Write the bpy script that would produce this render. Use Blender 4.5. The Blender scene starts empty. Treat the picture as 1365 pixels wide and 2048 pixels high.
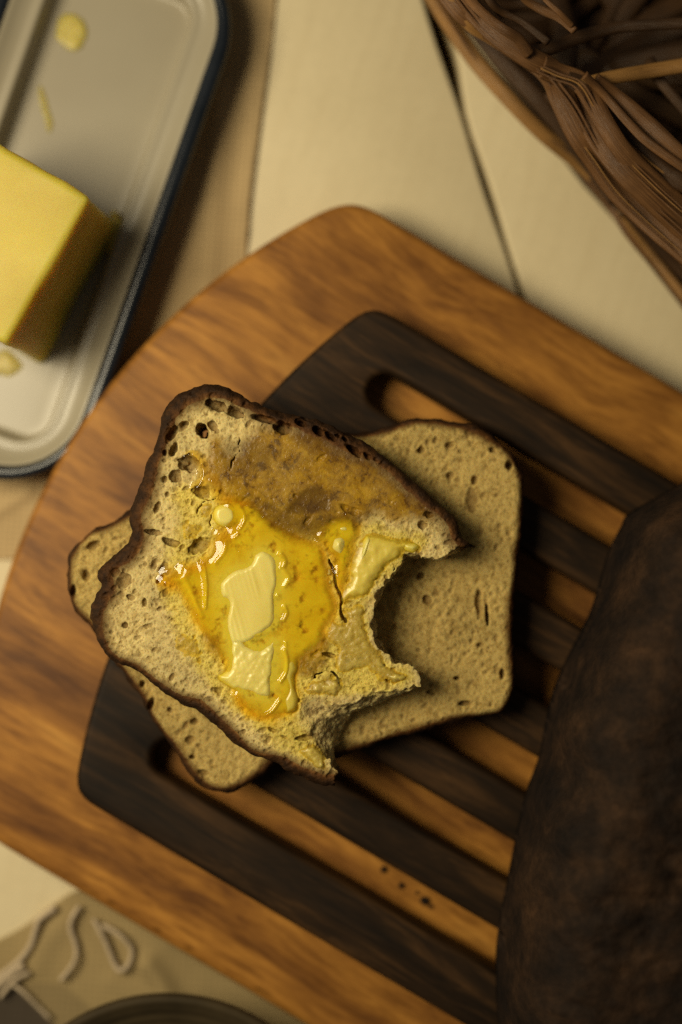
import bpy, bmesh, math, random
import numpy as np
from mathutils import Vector, Matrix, geometry

random.seed(7)
RNG = np.random.default_rng(11)
scene = bpy.context.scene
COL = scene.collection

# ------------------------------------------------------------------ camera
FPX = 2844.0            # focal length in pixels of the 1365 px wide frame
CH = 0.535              # camera height over the table (metres)
cam_d = bpy.data.cameras.new('camera')
cam_d.sensor_fit = 'VERTICAL'
cam_d.sensor_height = 36.0
cam_d.lens = 50.0
cam_d.clip_start = 0.01
cam_d.clip_end = 20.0
cam_d.dof.use_dof = True
cam_d.dof.focus_distance = CH - 0.0655
cam_d.dof.aperture_fstop = 2.0
cam = bpy.data.objects.new('camera', cam_d)
cam.location = (0, 0, CH)
COL.objects.link(cam)
scene.camera = cam

# ------------------------------------------------------------------ world + light
world = bpy.data.worlds.new('World')
scene.world = world
world.use_nodes = True
bg = world.node_tree.nodes['Background']
bg.inputs['Color'].default_value = (1.0, 0.90, 0.76, 1)
bg.inputs['Strength'].default_value = 0.062

def area(name, loc, target, sx, sy, power, color):
    d = bpy.data.lights.new(name, 'AREA')
    d.shape = 'RECTANGLE'; d.size = sx; d.size_y = sy
    d.energy = power; d.color = color
    o = bpy.data.objects.new(name, d)
    o.location = loc
    o.rotation_euler = (Vector(target) - Vector(loc)).to_track_quat('-Z', 'Y').to_euler()
    COL.objects.link(o)
    return o
area('window_light', (-0.35, 0.10, 0.50), (-0.02, 0.0, 0.05), 0.27, 0.30, 3.75, (1.0, 0.87, 0.60))

scene.view_settings.view_transform = 'Standard'
scene.view_settings.look = 'None'
scene.view_settings.exposure = 0.0
scene.view_settings.gamma = 1.0
scene.cycles.use_denoising = False
scene.cycles.max_bounces = 8
scene.cycles.transparent_max_bounces = 16
scene.cycles.sample_clamp_indirect = 4.0
scene.cycles.caustics_reflective = False
scene.cycles.caustics_refractive = False

# ------------------------------------------------------------------ helpers
def W(px, py, z=0.0):
    """a point of the place: image ray of the photograph met with height z"""
    k = (CH - z) / FPX
    return ((px - 682.5) * k, (1024.0 - py) * k)
def WL(pts, z): return np.array([W(p[0], p[1], z) for p in pts])
def MM(px, z=0.066): return px * (CH - z) / FPX

def put(o, parent=None):
    COL.objects.link(o)
    if parent is not None: o.parent = parent
    return o
def tag(o, label=None, cat=None, group=None, kind=None):
    if label: o['label'] = label
    if cat: o['category'] = cat
    if group: o['group'] = group
    if kind: o['kind'] = kind
    return o
def empty(name, loc=(0, 0, 0)):
    o = bpy.data.objects.new(name, None)
    o.empty_display_size = 0.01
    COL.objects.link(o); o.location = loc
    bpy.context.view_layer.update()
    return o
def child_of(o, parent):
    o.parent = parent
    o.matrix_parent_inverse = Matrix.Translation(-Vector(parent.location))

def mesh_np(name, verts, faces, mat=None, parent=None, smooth=True, attrs=None):
    me = bpy.data.meshes.new(name)
    verts = np.asarray(verts, np.float32)
    if isinstance(faces, np.ndarray):
        n, k = faces.shape
        me.vertices.add(len(verts)); me.vertices.foreach_set('co', verts.ravel())
        me.loops.add(n * k); me.loops.foreach_set('vertex_index', faces.ravel().astype(np.int32))
        me.polygons.add(n)
        me.polygons.foreach_set('loop_start', np.arange(0, n * k, k, dtype=np.int32))
        me.polygons.foreach_set('loop_total', np.full(n, k, np.int32))
        me.update(calc_edges=True)
    else:
        me.from_pydata([tuple(map(float, v)) for v in verts], [], faces)
        me.update()
    if smooth:
        me.polygons.foreach_set('use_smooth', np.ones(len(me.polygons), bool))
    if attrs:
        for k_, v_ in attrs.items():
            a = me.attributes.new(k_, 'FLOAT', 'POINT')
            a.data.foreach_set('value', np.asarray(v_, np.float32))
    if mat: me.materials.append(mat)
    o = bpy.data.objects.new(name, me)
    COL.objects.link(o)
    if parent is not None: child_of(o, parent)
    return o

def catmull(pts, n=6, closed=True):
    P = np.asarray(pts, float); out = []; N = len(P)
    rng = range(N) if closed else range(N - 1)
    for i in rng:
        if closed: p0, p1, p2, p3 = P[(i-1) % N], P[i], P[(i+1) % N], P[(i+2) % N]
        else: p0, p1, p2, p3 = P[max(i-1, 0)], P[i], P[i+1], P[min(i+2, N-1)]
        for k in range(n):
            t = k / n
            out.append(0.5*((2*p1)+(-p0+p2)*t+(2*p0-5*p1+4*p2-p3)*t*t+(-p0+3*p1-3*p2+p3)*t**3))
    if not closed: out.append(P[-1])
    return np.array(out)

def sdf_poly(X, Y, P):
    """signed distance, negative inside"""
    d = np.full(X.shape, 1e9); s = np.zeros(X.shape, bool)
    N = len(P)
    for i in range(N):
        ax, ay = P[i]; bx, by = P[(i+1) % N]
        ex, ey = bx-ax, by-ay
        L = ex*ex+ey*ey
        if L < 1e-18: continue
        wx, wy = X-ax, Y-ay
        t = np.clip((wx*ex+wy*ey)/L, 0, 1)
        d = np.minimum(d, (wx-ex*t)**2+(wy-ey*t)**2)
        c = (ay > Y) != (by > Y)
        if ey != 0:
            s ^= c & (X < ex*(Y-ay)/ey+ax)
    return np.sqrt(d)*np.where(s, -1, 1)

def sdf_line(X, Y, P):
    d = np.full(X.shape, 1e9)
    for i in range(len(P)-1):
        ax, ay = P[i]; bx, by = P[i+1]
        ex, ey = bx-ax, by-ay; L = ex*ex+ey*ey+1e-18
        wx, wy = X-ax, Y-ay
        t = np.clip((wx*ex+wy*ey)/L, 0, 1)
        d = np.minimum(d, (wx-ex*t)**2+(wy-ey*t)**2)
    return np.sqrt(d)

def _interp_mat(n, cell, off):
    x = np.arange(n)/cell+off
    i = np.floor(x).astype(int); f = x-i; f = f*f*(3-2*f)
    m = i.max()+2
    M = np.zeros((n, m), np.float32)
    M[np.arange(n), i] = 1-f; M[np.arange(n), i+1] += f
    return M
def noise(shape, cells):
    """smooth value noise in [-1,1]; cells = lattice size in samples, per axis"""
    if np.isscalar(cells): cells = [cells]*len(shape)
    Ms = [_interp_mat(n, c, RNG.random()) for n, c in zip(shape, cells)]
    a = (RNG.random([m.shape[1] for m in Ms])*2-1).astype(np.float32)
    for ax, M in enumerate(Ms):
        a = np.moveaxis(np.tensordot(M, a, axes=(1, ax)), 0, ax)
    return a
def fbm(shape, cell, octv=4, gain=0.5):
    out = 0; g = 1.0; tot = 0
    for _ in range(octv):
        c = np.maximum(np.asarray(cell, float), 1.01) if not np.isscalar(cell) else max(cell, 1.01)
        out = out + g*noise(shape, c); tot += g
        g *= gain; cell = np.asarray(cell)/2 if not np.isscalar(cell) else cell/2
    return out/tot
def sstep(a, b, x):
    t = np.clip((x-a)/(b-a), 0, 1); return t*t*(3-2*t)
def bil(A, gx, gy):
    gx = np.clip(gx, 0, A.shape[0]-1.001); gy = np.clip(gy, 0, A.shape[1]-1.001)
    i = gx.astype(int); j = gy.astype(int); fx = gx-i; fy = gy-j
    return (A[i, j]*(1-fx)*(1-fy)+A[i+1, j]*fx*(1-fy)+A[i, j+1]*(1-fx)*fy+A[i+1, j+1]*fx*fy)

# ------------------------------------------------------------------ materials
class NT:
    def __init__(s, name):
        s.m = bpy.data.materials.new(name); s.m.use_nodes = True
        s.t = s.m.node_tree; s.t.nodes.clear()
        s.out = s.t.nodes.new('ShaderNodeOutputMaterial')
    def n(s, kind, **kw):
        nd = s.t.nodes.new('ShaderNode'+kind)
        for k, v in kw.items():
            if hasattr(nd, k) and not k[0].isupper(): setattr(nd, k, v)
            else: nd.inputs[k.replace('_', ' ')].default_value = v
        return nd
    def l(s, a, b): s.t.links.new(a, b)
    def coords(s, scale=(1, 1, 1), rot=(0, 0, 0)):
        tc = s.n('TexCoord'); mp = s.n('Mapping')
        mp.inputs['Scale'].default_value = scale; mp.inputs['Rotation'].default_value = rot
        s.l(tc.outputs['Object'], mp.inputs['Vector']); return mp.outputs['Vector']
    def noise(s, vec, scale, detail=4, rough=0.55, dist=0.0):
        nd = s.n('TexNoise'); nd.inputs['Scale'].default_value = scale
        nd.inputs['Detail'].default_value = detail; nd.inputs['Roughness'].default_value = rough
        nd.inputs['Distortion'].default_value = dist
        if vec is not None: s.l(vec, nd.inputs['Vector'])
        return nd.outputs['Fac']
    def ramp(s, fac, stops, interp='LINEAR'):
        nd = s.n('ValToRGB'); cr = nd.color_ramp; cr.interpolation = interp
        while len(cr.elements) > 1: cr.elements.remove(cr.elements[-1])
        for i, (p, c) in enumerate(stops):
            e = cr.elements[0] if i == 0 else cr.elements.new(p)
            e.position = p
            if np.isscalar(c): c = (c, c, c)
            e.color = (*c, 1)
        s.l(fac, nd.inputs['Fac']); return nd.outputs['Color']
    def mix(s, fac, a, b, mode='MIX'):
        nd = s.n('MixRGB'); nd.blend_type = mode
        for v, i in ((fac, 'Fac'), (a, 'Color1'), (b, 'Color2')):
            if isinstance(v, (int, float)): nd.inputs[i].default_value = v
            elif isinstance(v, tuple): nd.inputs[i].default_value = (*v, 1)
            else: s.l(v, nd.inputs[i])
        return nd.outputs['Color']
    def math(s, op, a, b=0.0, clamp=False):
        nd = s.n('Math'); nd.operation = op; nd.use_clamp = clamp
        for v, i in ((a, 0), (b, 1)):
            if isinstance(v, (int, float)): nd.inputs[i].default_value = v
            else: s.l(v, nd.inputs[i])
        return nd.outputs[0]
    def attr(s, name):
        nd = s.n('Attribute'); nd.attribute_name = name; return nd.outputs['Fac']
    def bump(s, h, strength, dist=0.001, normal=None):
        nd = s.n('Bump'); nd.inputs['Strength'].default_value = strength
        nd.inputs['Distance'].default_value = dist
        s.l(h, nd.inputs['Height'])
        if normal is not None: s.l(normal, nd.inputs['Normal'])
        return nd.outputs['Normal']
    def bsdf(s, col, rough=0.5, spec=0.5, normal=None, sss=0.0, sssr=(0.004, 0.002, 0.001), coat=0.0, coatr=0.1, metal=0.0):
        b = s.n('BsdfPrincipled')
        def setv(nm, v):
            if isinstance(v, (int, float)): b.inputs[nm].default_value = v
            elif isinstance(v, tuple): b.inputs[nm].default_value = (*v, 1)
            else: s.l(v, b.inputs[nm])
        setv('Base Color', col); setv('Roughness', rough); setv('Specular IOR Level', spec)
        setv('Coat Weight', coat); setv('Coat Roughness', coatr); setv('Metallic', metal)
        if sss > 0:
            b.inputs['Subsurface Weight'].default_value = sss
            b.inputs['Subsurface Radius'].default_value = sssr
            b.inputs['Subsurface Scale'].default_value = 1.0
        if normal is not None: s.l(normal, b.inputs['Normal'])
        return b
    def done(s, shader):
        s.l(shader.outputs[0], s.out.inputs['Surface']); return s.m

ANG = math.radians(-30.5)     # direction of both boards' long side (world, y up)

def mat_board():
    t = NT('board_wood')
    v = t.coords(scale=(1, 1, 1), rot=(0, 0, -ANG))
    mp = t.n('Mapping'); mp.inputs['Scale'].default_value = (1.0, 6.5, 6.5); t.l(v, mp.inputs['Vector'])
    warp = t.n('TexNoise'); warp.inputs['Scale'].default_value = 9; warp.inputs['Detail'].default_value = 2
    t.l(v, warp.inputs['Vector'])
    wv = t.n('VectorMath'); wv.operation = 'MULTIPLY_ADD'
    t.l(warp.outputs['Color'], wv.inputs[0]); wv.inputs[1].default_value = (0.06, 0.22, 0.0)
    t.l(mp.outputs['Vector'], wv.inputs[2])
    g1 = t.noise(wv.outputs[0], 10, 7, 0.68, 0.4)
    g2 = t.noise(wv.outputs[0], 55, 7, 0.7, 0.2)
    g3 = t.noise(v, 22, 3, 0.5, 0.8)
    c = t.ramp(g1, [(0.30, (0.11, 0.042, 0.012)), (0.45, (0.27, 0.114, 0.022)), (0.58, (0.42, 0.19, 0.035)), (0.72, (0.54, 0.27, 0.056))])
    c = t.mix(0.55, c, t.ramp(g2, [(0.36, (0.35, 0.28, 0.22)), (0.56, (1, 1, 1))]), 'MULTIPLY')
    mf = t.n('Mapping'); mf.inputs['Scale'].default_value = (1, 30, 30); t.l(v, mf.inputs['Vector'])
    gf = t.noise(mf.outputs['Vector'], 45, 4, 0.6, 0.1)
    c = t.mix(0.5, c, t.ramp(gf, [(0.34, (0.42, 0.36, 0.30)), (0.46, (1, 1, 1))]), 'MULTIPLY')
    c = t.mix(0.6, c, t.ramp(g3, [(0.32, (0.52, 0.42, 0.36)), (0.56, (1.08, 1.05, 1.0))]), 'MULTIPLY')
    nrm = t.bump(g2, 0.15, 0.0006)
    return t.done(t.bsdf(c, 0.5, 0.2, nrm))

def mat_tray():
    t = NT('dark_walnut')
    v = t.coords(rot=(0, 0, -ANG))
    mp = t.n('Mapping'); mp.inputs['Scale'].default_value = (1, 9, 9); t.l(v, mp.inputs['Vector'])
    g1 = t.noise(mp.outputs['Vector'], 16, 8, 0.68, 0.5)
    g3 = t.noise(v, 18, 3, 0.5, 0.5)
    c = t.ramp(g1, [(0.34, (0.007, 0.0042, 0.0024)), (0.50, (0.021, 0.0108, 0.0045)), (0.66, (0.062, 0.030, 0.0105))])
    c = t.mix(0.5, c, t.ramp(g3, [(0.36, 0.45), (0.6, 1.5)]), 'MULTIPLY')
    nrm = t.bump(g1, 0.2, 0.0006)
    return t.done(t.bsdf(c, 0.6, 0.16, nrm))

def mat_plank():
    t = NT('white_painted_wood')
    v = t.coords()
    g = t.noise(v, 14, 4, 0.5)
    g2 = t.noise(v, 300, 3, 0.6)
    c = t.ramp(g, [(0.3, (0.67, 0.565, 0.355)), (0.65, (0.745, 0.635, 0.41))])
    c = t.mix(0.15, c, t.ramp(g2, [(0.35, 0.75), (0.6, 1.0)]), 'MULTIPLY')
    vr = t.coords(rot=(0, 0, math.radians(18)))
    mp = t.n('Mapping'); mp.inputs['Scale'].default_value = (12, 1, 1); t.l(vr, mp.inputs['Vector'])
    gr = t.noise(mp.outputs['Vector'], 22, 6, 0.65, 0.3)
    c = t.mix(0.16, c, t.ramp(gr, [(0.33, (0.72, 0.66, 0.55)), (0.52, (1, 1, 1))]), 'MULTIPLY')
    return t.done(t.bsdf(c, 0.5, 0.3, t.bump(g2, 0.06, 0.0003)))

def mat_plain(name, col, rough=0.8, spec=0.2, nscale=60, lo=0.75, hi=1.1, **kw):
    t = NT(name)
    g = t.noise(t.coords(), nscale, 4, 0.6)
    c = t.mix(1.0, col, t.ramp(g, [(0.3, lo), (0.7, hi)]), 'MULTIPLY')
    return t.done(t.bsdf(c, rough, spec, t.bump(g, 0.2, 0.0006), **kw))

def mat_cloth(name, col, col2=None, weave=900.0, tint=0.75, stripe=None):
    t = NT(name)
    v = t.coords(rot=(0, 0, math.radians(4)))
    wa = t.n('TexWave'); wa.wave_type = 'BANDS'; wa.bands_direction = 'X'
    wb = t.n('TexWave'); wb.wave_type = 'BANDS'; wb.bands_direction = 'Y'
    for w_ in (wa, wb):
        w_.inputs['Scale'].default_value = weave/6.283*1.0; w_.inputs['Distortion'].default_value = 1.2
        w_.inputs['Detail'].default_value = 1; t.l(v, w_.inputs['Vector'])
    wv = t.mix(0.5, wa.outputs['Color'], wb.outputs['Color'])
    g = t.noise(v, 25, 4, 0.6)
    base = col
    if stripe:
        base = t.mix(t.attr('stripe'), col, stripe)
    c = t.mix(1.0, base, t.ramp(g, [(0.3, 0.82), (0.7, 1.08)]), 'MULTIPLY')
    c = t.mix(0.35, c, t.ramp(wv, [(0.2, 0.6), (0.7, 1.1)]), 'MULTIPLY')
    return t.done(t.bsdf(c, 0.9, 0.1, t.bump(wv, 0.5, 0.0004)))

def mat_enamel():
    t = NT('white_enamel')
    g = t.noise(t.coords(), 18, 3, 0.5)
    c = t.ramp(g, [(0.3, (0.30, 0.26, 0.185)), (0.7, (0.35, 0.31, 0.225))])
    return t.done(t.bsdf(c, 0.33, 0.45, None, coat=0.15, coatr=0.25))
def mat_navy():
    t = NT('navy_enamel')
    g = t.noise(t.coords(), 60, 3, 0.5)
    c = t.ramp(g, [(0.3, (0.006, 0.009, 0.014)), (0.7, (0.014, 0.018, 0.026))])
    return t.done(t.bsdf(c, 0.22, 0.5, None))

def mat_butter(name, col, rough=0.38, bumps=0.25, scale=220, spec=0.5, thin=None, melt=0.13, sss=0.45, sssr=(0.006, 0.0042, 0.0012)):
    t = NT(name)
    v = t.coords()
    g = t.noise(v, scale, 4, 0.6)
    g2 = t.noise(v, 45, 3, 0.5)
    base = col
    if thin:
        e = t.math('ADD', t.attr('thick'), t.math('MULTIPLY', t.math('SUBTRACT', g, 0.5), 0.35))
        base = t.mix(t.ramp(e, [(0.15, 0.0), (0.62, 1.0)]), thin, col)
    c = t.mix(1.0, base, t.ramp(g2, [(0.3, (0.93, 0.90, 0.72)), (0.65, (1.05, 1.06, 1.15))]), 'MULTIPLY')
    b = t.bsdf(c, rough, spec, t.bump(g, bumps, 0.0004), sss=sss, sssr=sssr)
    if not thin: return t.done(b)
    tr = t.n('BsdfTransparent'); tr.inputs['Color'].default_value = (0.98, 0.92, 0.62, 1)
    mx = t.n('MixShader'); t.l(t.ramp(e, [(0.0, 0.0), (melt, 1.0)]), mx.inputs['Fac'])
    t.l(tr.outputs[0], mx.inputs[1]); t.l(b.outputs[0], mx.inputs[2])
    return t.done(mx)

def mat_crumb(name, dry=(0.66, 0.52, 0.22)):
    t = NT(name)
    v = t.coords()
    fine = t.noise(v, 1900, 4, 0.7)
    mid = t.noise(v, 420, 4, 0.6)
    big = t.noise(v, 70, 4, 0.55)
    pit = t.attr('pit')
    d = t.attr('crust')
    c = t.ramp(big, [(0.3, tuple(x*0.80 for x in dry)), (0.7, tuple(x*1.12 for x in dry))])
    c = t.mix(0.6, c, t.ramp(mid, [(0.36, (0.62, 0.54, 0.42)), (0.52, (1.05, 1.05, 1.05))]), 'MULTIPLY')
    # small cells of the crumb
    vor = t.n('TexVoronoi'); vor.feature = 'F1'; vor.inputs['Scale'].default_value = 950
    wp = t.n('VectorMath'); wp.operation = 'MULTIPLY_ADD'
    wn0 = t.n('TexNoise'); wn0.inputs['Scale'].default_value = 700; wn0.inputs['Detail'].default_value = 2; t.l(v, wn0.inputs['Vector'])
    t.l(wn0.outputs['Color'], wp.inputs[0]); wp.inputs[1].default_value = (0.0016, 0.0016, 0.0016); t.l(v, wp.inputs[2])
    t.l(wp.outputs[0], vor.inputs['Vector'])
    vb = t.n('TexVoronoi'); vb.feature = 'F1'; vb.inputs['Scale'].default_value = 330; t.l(wp.outputs[0], vb.inputs['Vector'])
    cell = t.math('MULTIPLY', t.ramp(vor.outputs['Distance'], [(0.12, 0.30), (0.50, 1.0)]), t.ramp(vb.outputs['Distance'], [(0.10, 0.42), (0.34, 1.0)]))
    c = t.mix(0.75, c, t.ramp(cell, [(0.15, (0.42, 0.33, 0.22)), (0.8, (1.06, 1.06, 1.06))]), 'MULTIPLY')
    # pores have a skin that is browner than the torn crumb
    c = t.mix(t.math('MULTIPLY', pit, 0.72), c, (0.20, 0.115, 0.036))
    # butter soaked parts
    bt = t.attr('buttery')
    c = t.mix(t.math('MULTIPLY', bt, 0.85), c, t.mix(1.0, c, (1.08, 1.06, 0.42), 'MULTIPLY'))
    c = t.mix(t.math('MULTIPLY', t.attr('pool'), 0.93), c, t.ramp(t.noise(v, 150, 5, 0.65, 0.6), [(0.30, (0.42, 0.21, 0.004)), (0.42, (0.74, 0.44, 0.006)), (0.65, (0.88, 0.60, 0.02))]))
    # honey soaked parts
    wet = t.attr('wet')
    wn = t.math('MULTIPLY', wet, t.ramp(t.noise(v, 95, 5, 0.65, 0.6), [(0.25, 1.0), (0.75, 0.80)]))
    amb = t.ramp(t.noise(v, 210, 6, 0.72, 0.5), [(0.38, (0.095, 0.038, 0.0030)), (0.46, (0.25, 0.125, 0.004)), (0.64, (0.42, 0.235, 0.008))])
    c = t.mix(wn, c, amb)
    c = t.mix(t.attr('patch'), c, (0.070, 0.032, 0.008))
    # browning towards the crust
    dn = t.math('ADD', d, t.math('MULTIPLY', t.math('SUBTRACT', big, 0.5), 0.9))
    c = t.mix(t.ramp(dn, [(0.06, 0.0), (0.42, 0.55), (0.85, 1.0)]), c, (0.080, 0.031, 0.008))
    wb = t.math('MAXIMUM', wet, t.math('MULTIPLY', bt, 0.75), True)
    rough = t.ramp(wb, [(0.0, 0.85), (1.0, 0.24)])
    spec = t.ramp(wb, [(0.0, 0.08), (1.0, 0.22)])
    dry_ = t.math('SUBTRACT', 1.0, t.math('MULTIPLY', wet, 0.72))
    nrm = t.bump(t.math('MULTIPLY', fine, dry_), 0.35, 0.0005)
    nrm = t.bump(t.math('MULTIPLY', mid, dry_), 0.55, 0.0009, nrm)
    nrm = t.bump(t.math('MULTIPLY', cell, dry_), 0.38, 0.0006, nrm)
    return t.done(t.bsdf(c, rough, spec, nrm, sss=0.28, sssr=(0.0022, 0.0012, 0.0005)))

def mat_crust(name, dark=1.0):
    t = NT(name)
    v = t.coords()
    fine = t.noise(v, 1300, 4, 0.7)
    mid = t.noise(v, 260, 5, 0.65)
    d = t.attr('crust')
    dn = t.math('ADD', d, t.math('MULTIPLY', t.math('SUBTRACT', mid, 0.5), 0.7))
    c = t.ramp(dn, [(0.45, tuple(x*dark for x in (0.30, 0.150, 0.038))), (0.72, tuple(x*dark for x in (0.105, 0.042, 0.010))), (1.00, tuple(x*dark for x in (0.026, 0.0115, 0.0042)))])
    c = t.mix(0.5, c, t.ramp(fine, [(0.35, 0.45), (0.62, 1.25)]), 'MULTIPLY')
    nrm = t.bump(fine, 0.6, 0.0006)
    nrm = t.bump(mid, 0.6, 0.0012, nrm)
    return t.done(t.bsdf(c, 0.62, 0.14, nrm))

def mat_honey():
    t = NT('honey')
    th = t.attr('thick'); op = t.attr('op')
    v = t.coords()
    # tint by the depth of the honey, glossy top by Fresnel
    lt = t.ramp(th, [(0.0, (0.99, 0.97, 0.84)), (0.4, (0.97, 0.89, 0.56)), (1.0, (0.94, 0.80, 0.30))])
    tr = t.n('BsdfTransparent'); t.l(lt, tr.inputs['Color'])
    # melted butter and honey mixed: cloudy, golden
    df = t.n('BsdfPrincipled')
    g = t.noise(v, 75, 5, 0.62, 0.6)
    g2 = t.noise(v, 260, 5, 0.65, 0.4)
    bc = t.ramp(g, [(0.28, (0.48, 0.25, 0.004)), (0.42, (0.68, 0.44, 0.006)), (0.62, (0.76, 0.55, 0.012)), (0.75, (0.80, 0.62, 0.04))])
    bc = t.mix(t.math('MULTIPLY', t.attr('lemon'), 0.85), bc, (0.80, 0.635, 0.055))
    t.l(bc, df.inputs['Base Color']); df.inputs['Roughness'].default_value = 0.6
    df.inputs['Specular IOR Level'].default_value = 0.0
    df.inputs['Subsurface Weight'].default_value = 0.3
    df.inputs['Subsurface Radius'].default_value = (0.004, 0.002, 0.0004)
    df.inputs['Subsurface Scale'].default_value = 1.0
    mx = t.n('MixShader')
    f = t.math('MULTIPLY', op, t.ramp(g2, [(0.28, 0.60), (0.46, 0.94)]))
    t.l(f, mx.inputs['Fac'])
    t.l(tr.outputs[0], mx.inputs[1]); t.l(df.outputs[0], mx.inputs[2])
    gl = t.n('BsdfGlossy'); gl.inputs['Roughness'].default_value = 0.035
    gl.inputs['Color'].default_value = (1, 1, 1, 1)
    fr = t.n('Fresnel'); fr.inputs['IOR'].default_value = 1.5
    geo = t.n('NewGeometry')
    ff = t.math('MULTIPLY', fr.outputs[0], t.math('SUBTRACT', 1.0, geo.outputs['Backfacing']))
    m2 = t.n('MixShader'); t.l(ff, m2.inputs['Fac'])
    t.l(mx.outputs[0], m2.inputs[1]); t.l(gl.outputs[0], m2.inputs[2])
    return t.done(m2)

def mat_vine(name, a, b, rough=0.42):
    t = NT(name)
    tc = t.n('TexCoord'); mp = t.n('Mapping'); mp.inputs['Scale'].default_value = (3, 110, 1)
    t.l(tc.outputs['UV'], mp.inputs['Vector'])
    g = t.noise(mp.outputs['Vector'], 1.0, 4, 0.6, 0.2)
    g2 = t.noise(t.coords(), 40, 4, 0.6)
    c = t.ramp(g, [(0.30, a), (0.68, b)])
    c = t.mix(0.7, c, t.ramp(g2, [(0.3, 0.5), (0.65, 1.2)]), 'MULTIPLY')
    return t.done(t.bsdf(c, rough, 0.28, t.bump(g, 0.5, 0.0006)))

def mat_loaf():
    t = NT('dark_crust')
    v = t.coords()
    a = t.noise(v, 52, 4, 0.6, 0.0)
    b = t.noise(v, 260, 5, 0.65)
    c = t.ramp(a, [(0.34, (0.0095, 0.0060, 0.0044)), (0.50, (0.019, 0.0105, 0.0060)), (0.64, (0.038, 0.0195, 0.0095)), (0.80, (0.070, 0.034, 0.015))])
    c = t.mix(0.6, c, t.ramp(b, [(0.35, 0.4), (0.65, 1.2)]), 'MULTIPLY')
    return t.done(t.bsdf(c, 0.8, 0.15, t.bump(b, 0.6, 0.0015)))

M_board, M_tray, M_plank = mat_board(), mat_tray(), mat_plank()
M_gap = mat_plain('raw_wood_underlay', (0.035, 0.024, 0.014), 0.9, 0.1)
M_linen = mat_cloth('beige_linen', (0.50, 0.36, 0.185))
M_napkin = mat_cloth('striped_linen', (0.36, 0.265, 0.125), stripe=(0.075, 0.058, 0.042), weave=800)
M_cord = mat_plain('cotton_yarn', (0.58, 0.46, 0.31), 0.9, 0.1, 900, 0.6, 1.1)
M_enamel, M_navy = mat_enamel(), mat_navy()
M_block = mat_butter('cold_butter', (0.60, 0.475, 0.062), 0.5, 0.12, 60, sss=0.85, sssr=(0.016, 0.011, 0.0025))
M_thin = mat_butter('thin_butter', (0.64, 0.50, 0.12), 0.28, 0.5, 900, 0.6, thin=(0.52, 0.38, 0.07), melt=0.60)
M_yel = mat_butter('melting_butter', (0.72, 0.575, 0.105), 0.26, 0.08, 300, thin=(0.66, 0.47, 0.03), melt=0.40)
M_pat = mat_butter('soft_butter', (0.80, 0.665, 0.175), 0.28, 0.08, 300, thin=(0.72, 0.53, 0.035))
M_smear = mat_butter('spread_butter', (0.66, 0.52, 0.13), 0.30, 0.5, 700, 0.6, thin=(0.52, 0.36, 0.075))
M_crumbA = mat_crumb('buttered_crumb')
M_crumb = mat_crumb('pale_crumb', (0.52, 0.375, 0.125))
M_crust = mat_crust('baked_crust')
M_honey = mat_honey()
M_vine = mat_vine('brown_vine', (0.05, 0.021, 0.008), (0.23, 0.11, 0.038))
M_vine_tan = mat_vine('tan_vine', (0.15, 0.07, 0.02), (0.42, 0.22, 0.065))  # paler tan tone for single strands and some fibres
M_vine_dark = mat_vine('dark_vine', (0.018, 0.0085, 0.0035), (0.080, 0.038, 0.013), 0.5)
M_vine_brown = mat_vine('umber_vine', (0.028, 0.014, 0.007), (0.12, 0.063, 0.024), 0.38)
M_loaf = mat_loaf()
M_bowl = mat_plain('brown_stoneware', (0.050, 0.035, 0.016), 0.7, 0.2, 30, 0.5, 1.4)

# ------------------------------------------------------------------ table of painted planks
def prism(name, poly, z0, z1, mat, parent=None, bevel=0.0, holes=(), seg=3):
    cu = bpy.data.curves.new(name, 'CURVE'); cu.dimensions = '2D'; cu.fill_mode = 'BOTH'
    for lp in [poly]+list(holes):
        sp = cu.splines.new('POLY'); sp.points.add(len(lp)-1); sp.use_cyclic_u = True
        for p, q in zip(sp.points, lp): p.co = (q[0], q[1], 0, 1)
    cu.extrude = (z1-z0)/2-bevel; cu.bevel_depth = bevel; cu.bevel_resolution = seg; cu.offset = -bevel
    tmp = bpy.data.objects.new('tmp', cu); COL.objects.link(tmp)
    dg = bpy.context.evaluated_depsgraph_get()
    me = bpy.data.meshes.new_from_object(tmp.evaluated_get(dg))
    bpy.data.objects.remove(tmp); bpy.data.curves.remove(cu)
    for v in me.vertices: v.co.z += (z0+z1)/2
    me.name = name
    bm = bmesh.new(); bm.from_mesh(me); bmesh.ops.remove_doubles(bm, verts=bm.verts, dist=1e-5)
    bmesh.ops.recalc_face_normals(bm, faces=bm.faces)
    for e in bm.edges:
        if len(e.link_faces) == 2 and e.calc_face_angle(0) > math.radians(40): e.smooth = False
    for f in bm.faces: f.smooth = True
    bm.to_mesh(me); bm.free()
    me.materials.clear(); me.materials.append(mat)
    o = bpy.data.objects.new(name, me); COL.objects.link(o)
    if parent is not None: child_of(o, parent)
    return o

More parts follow.
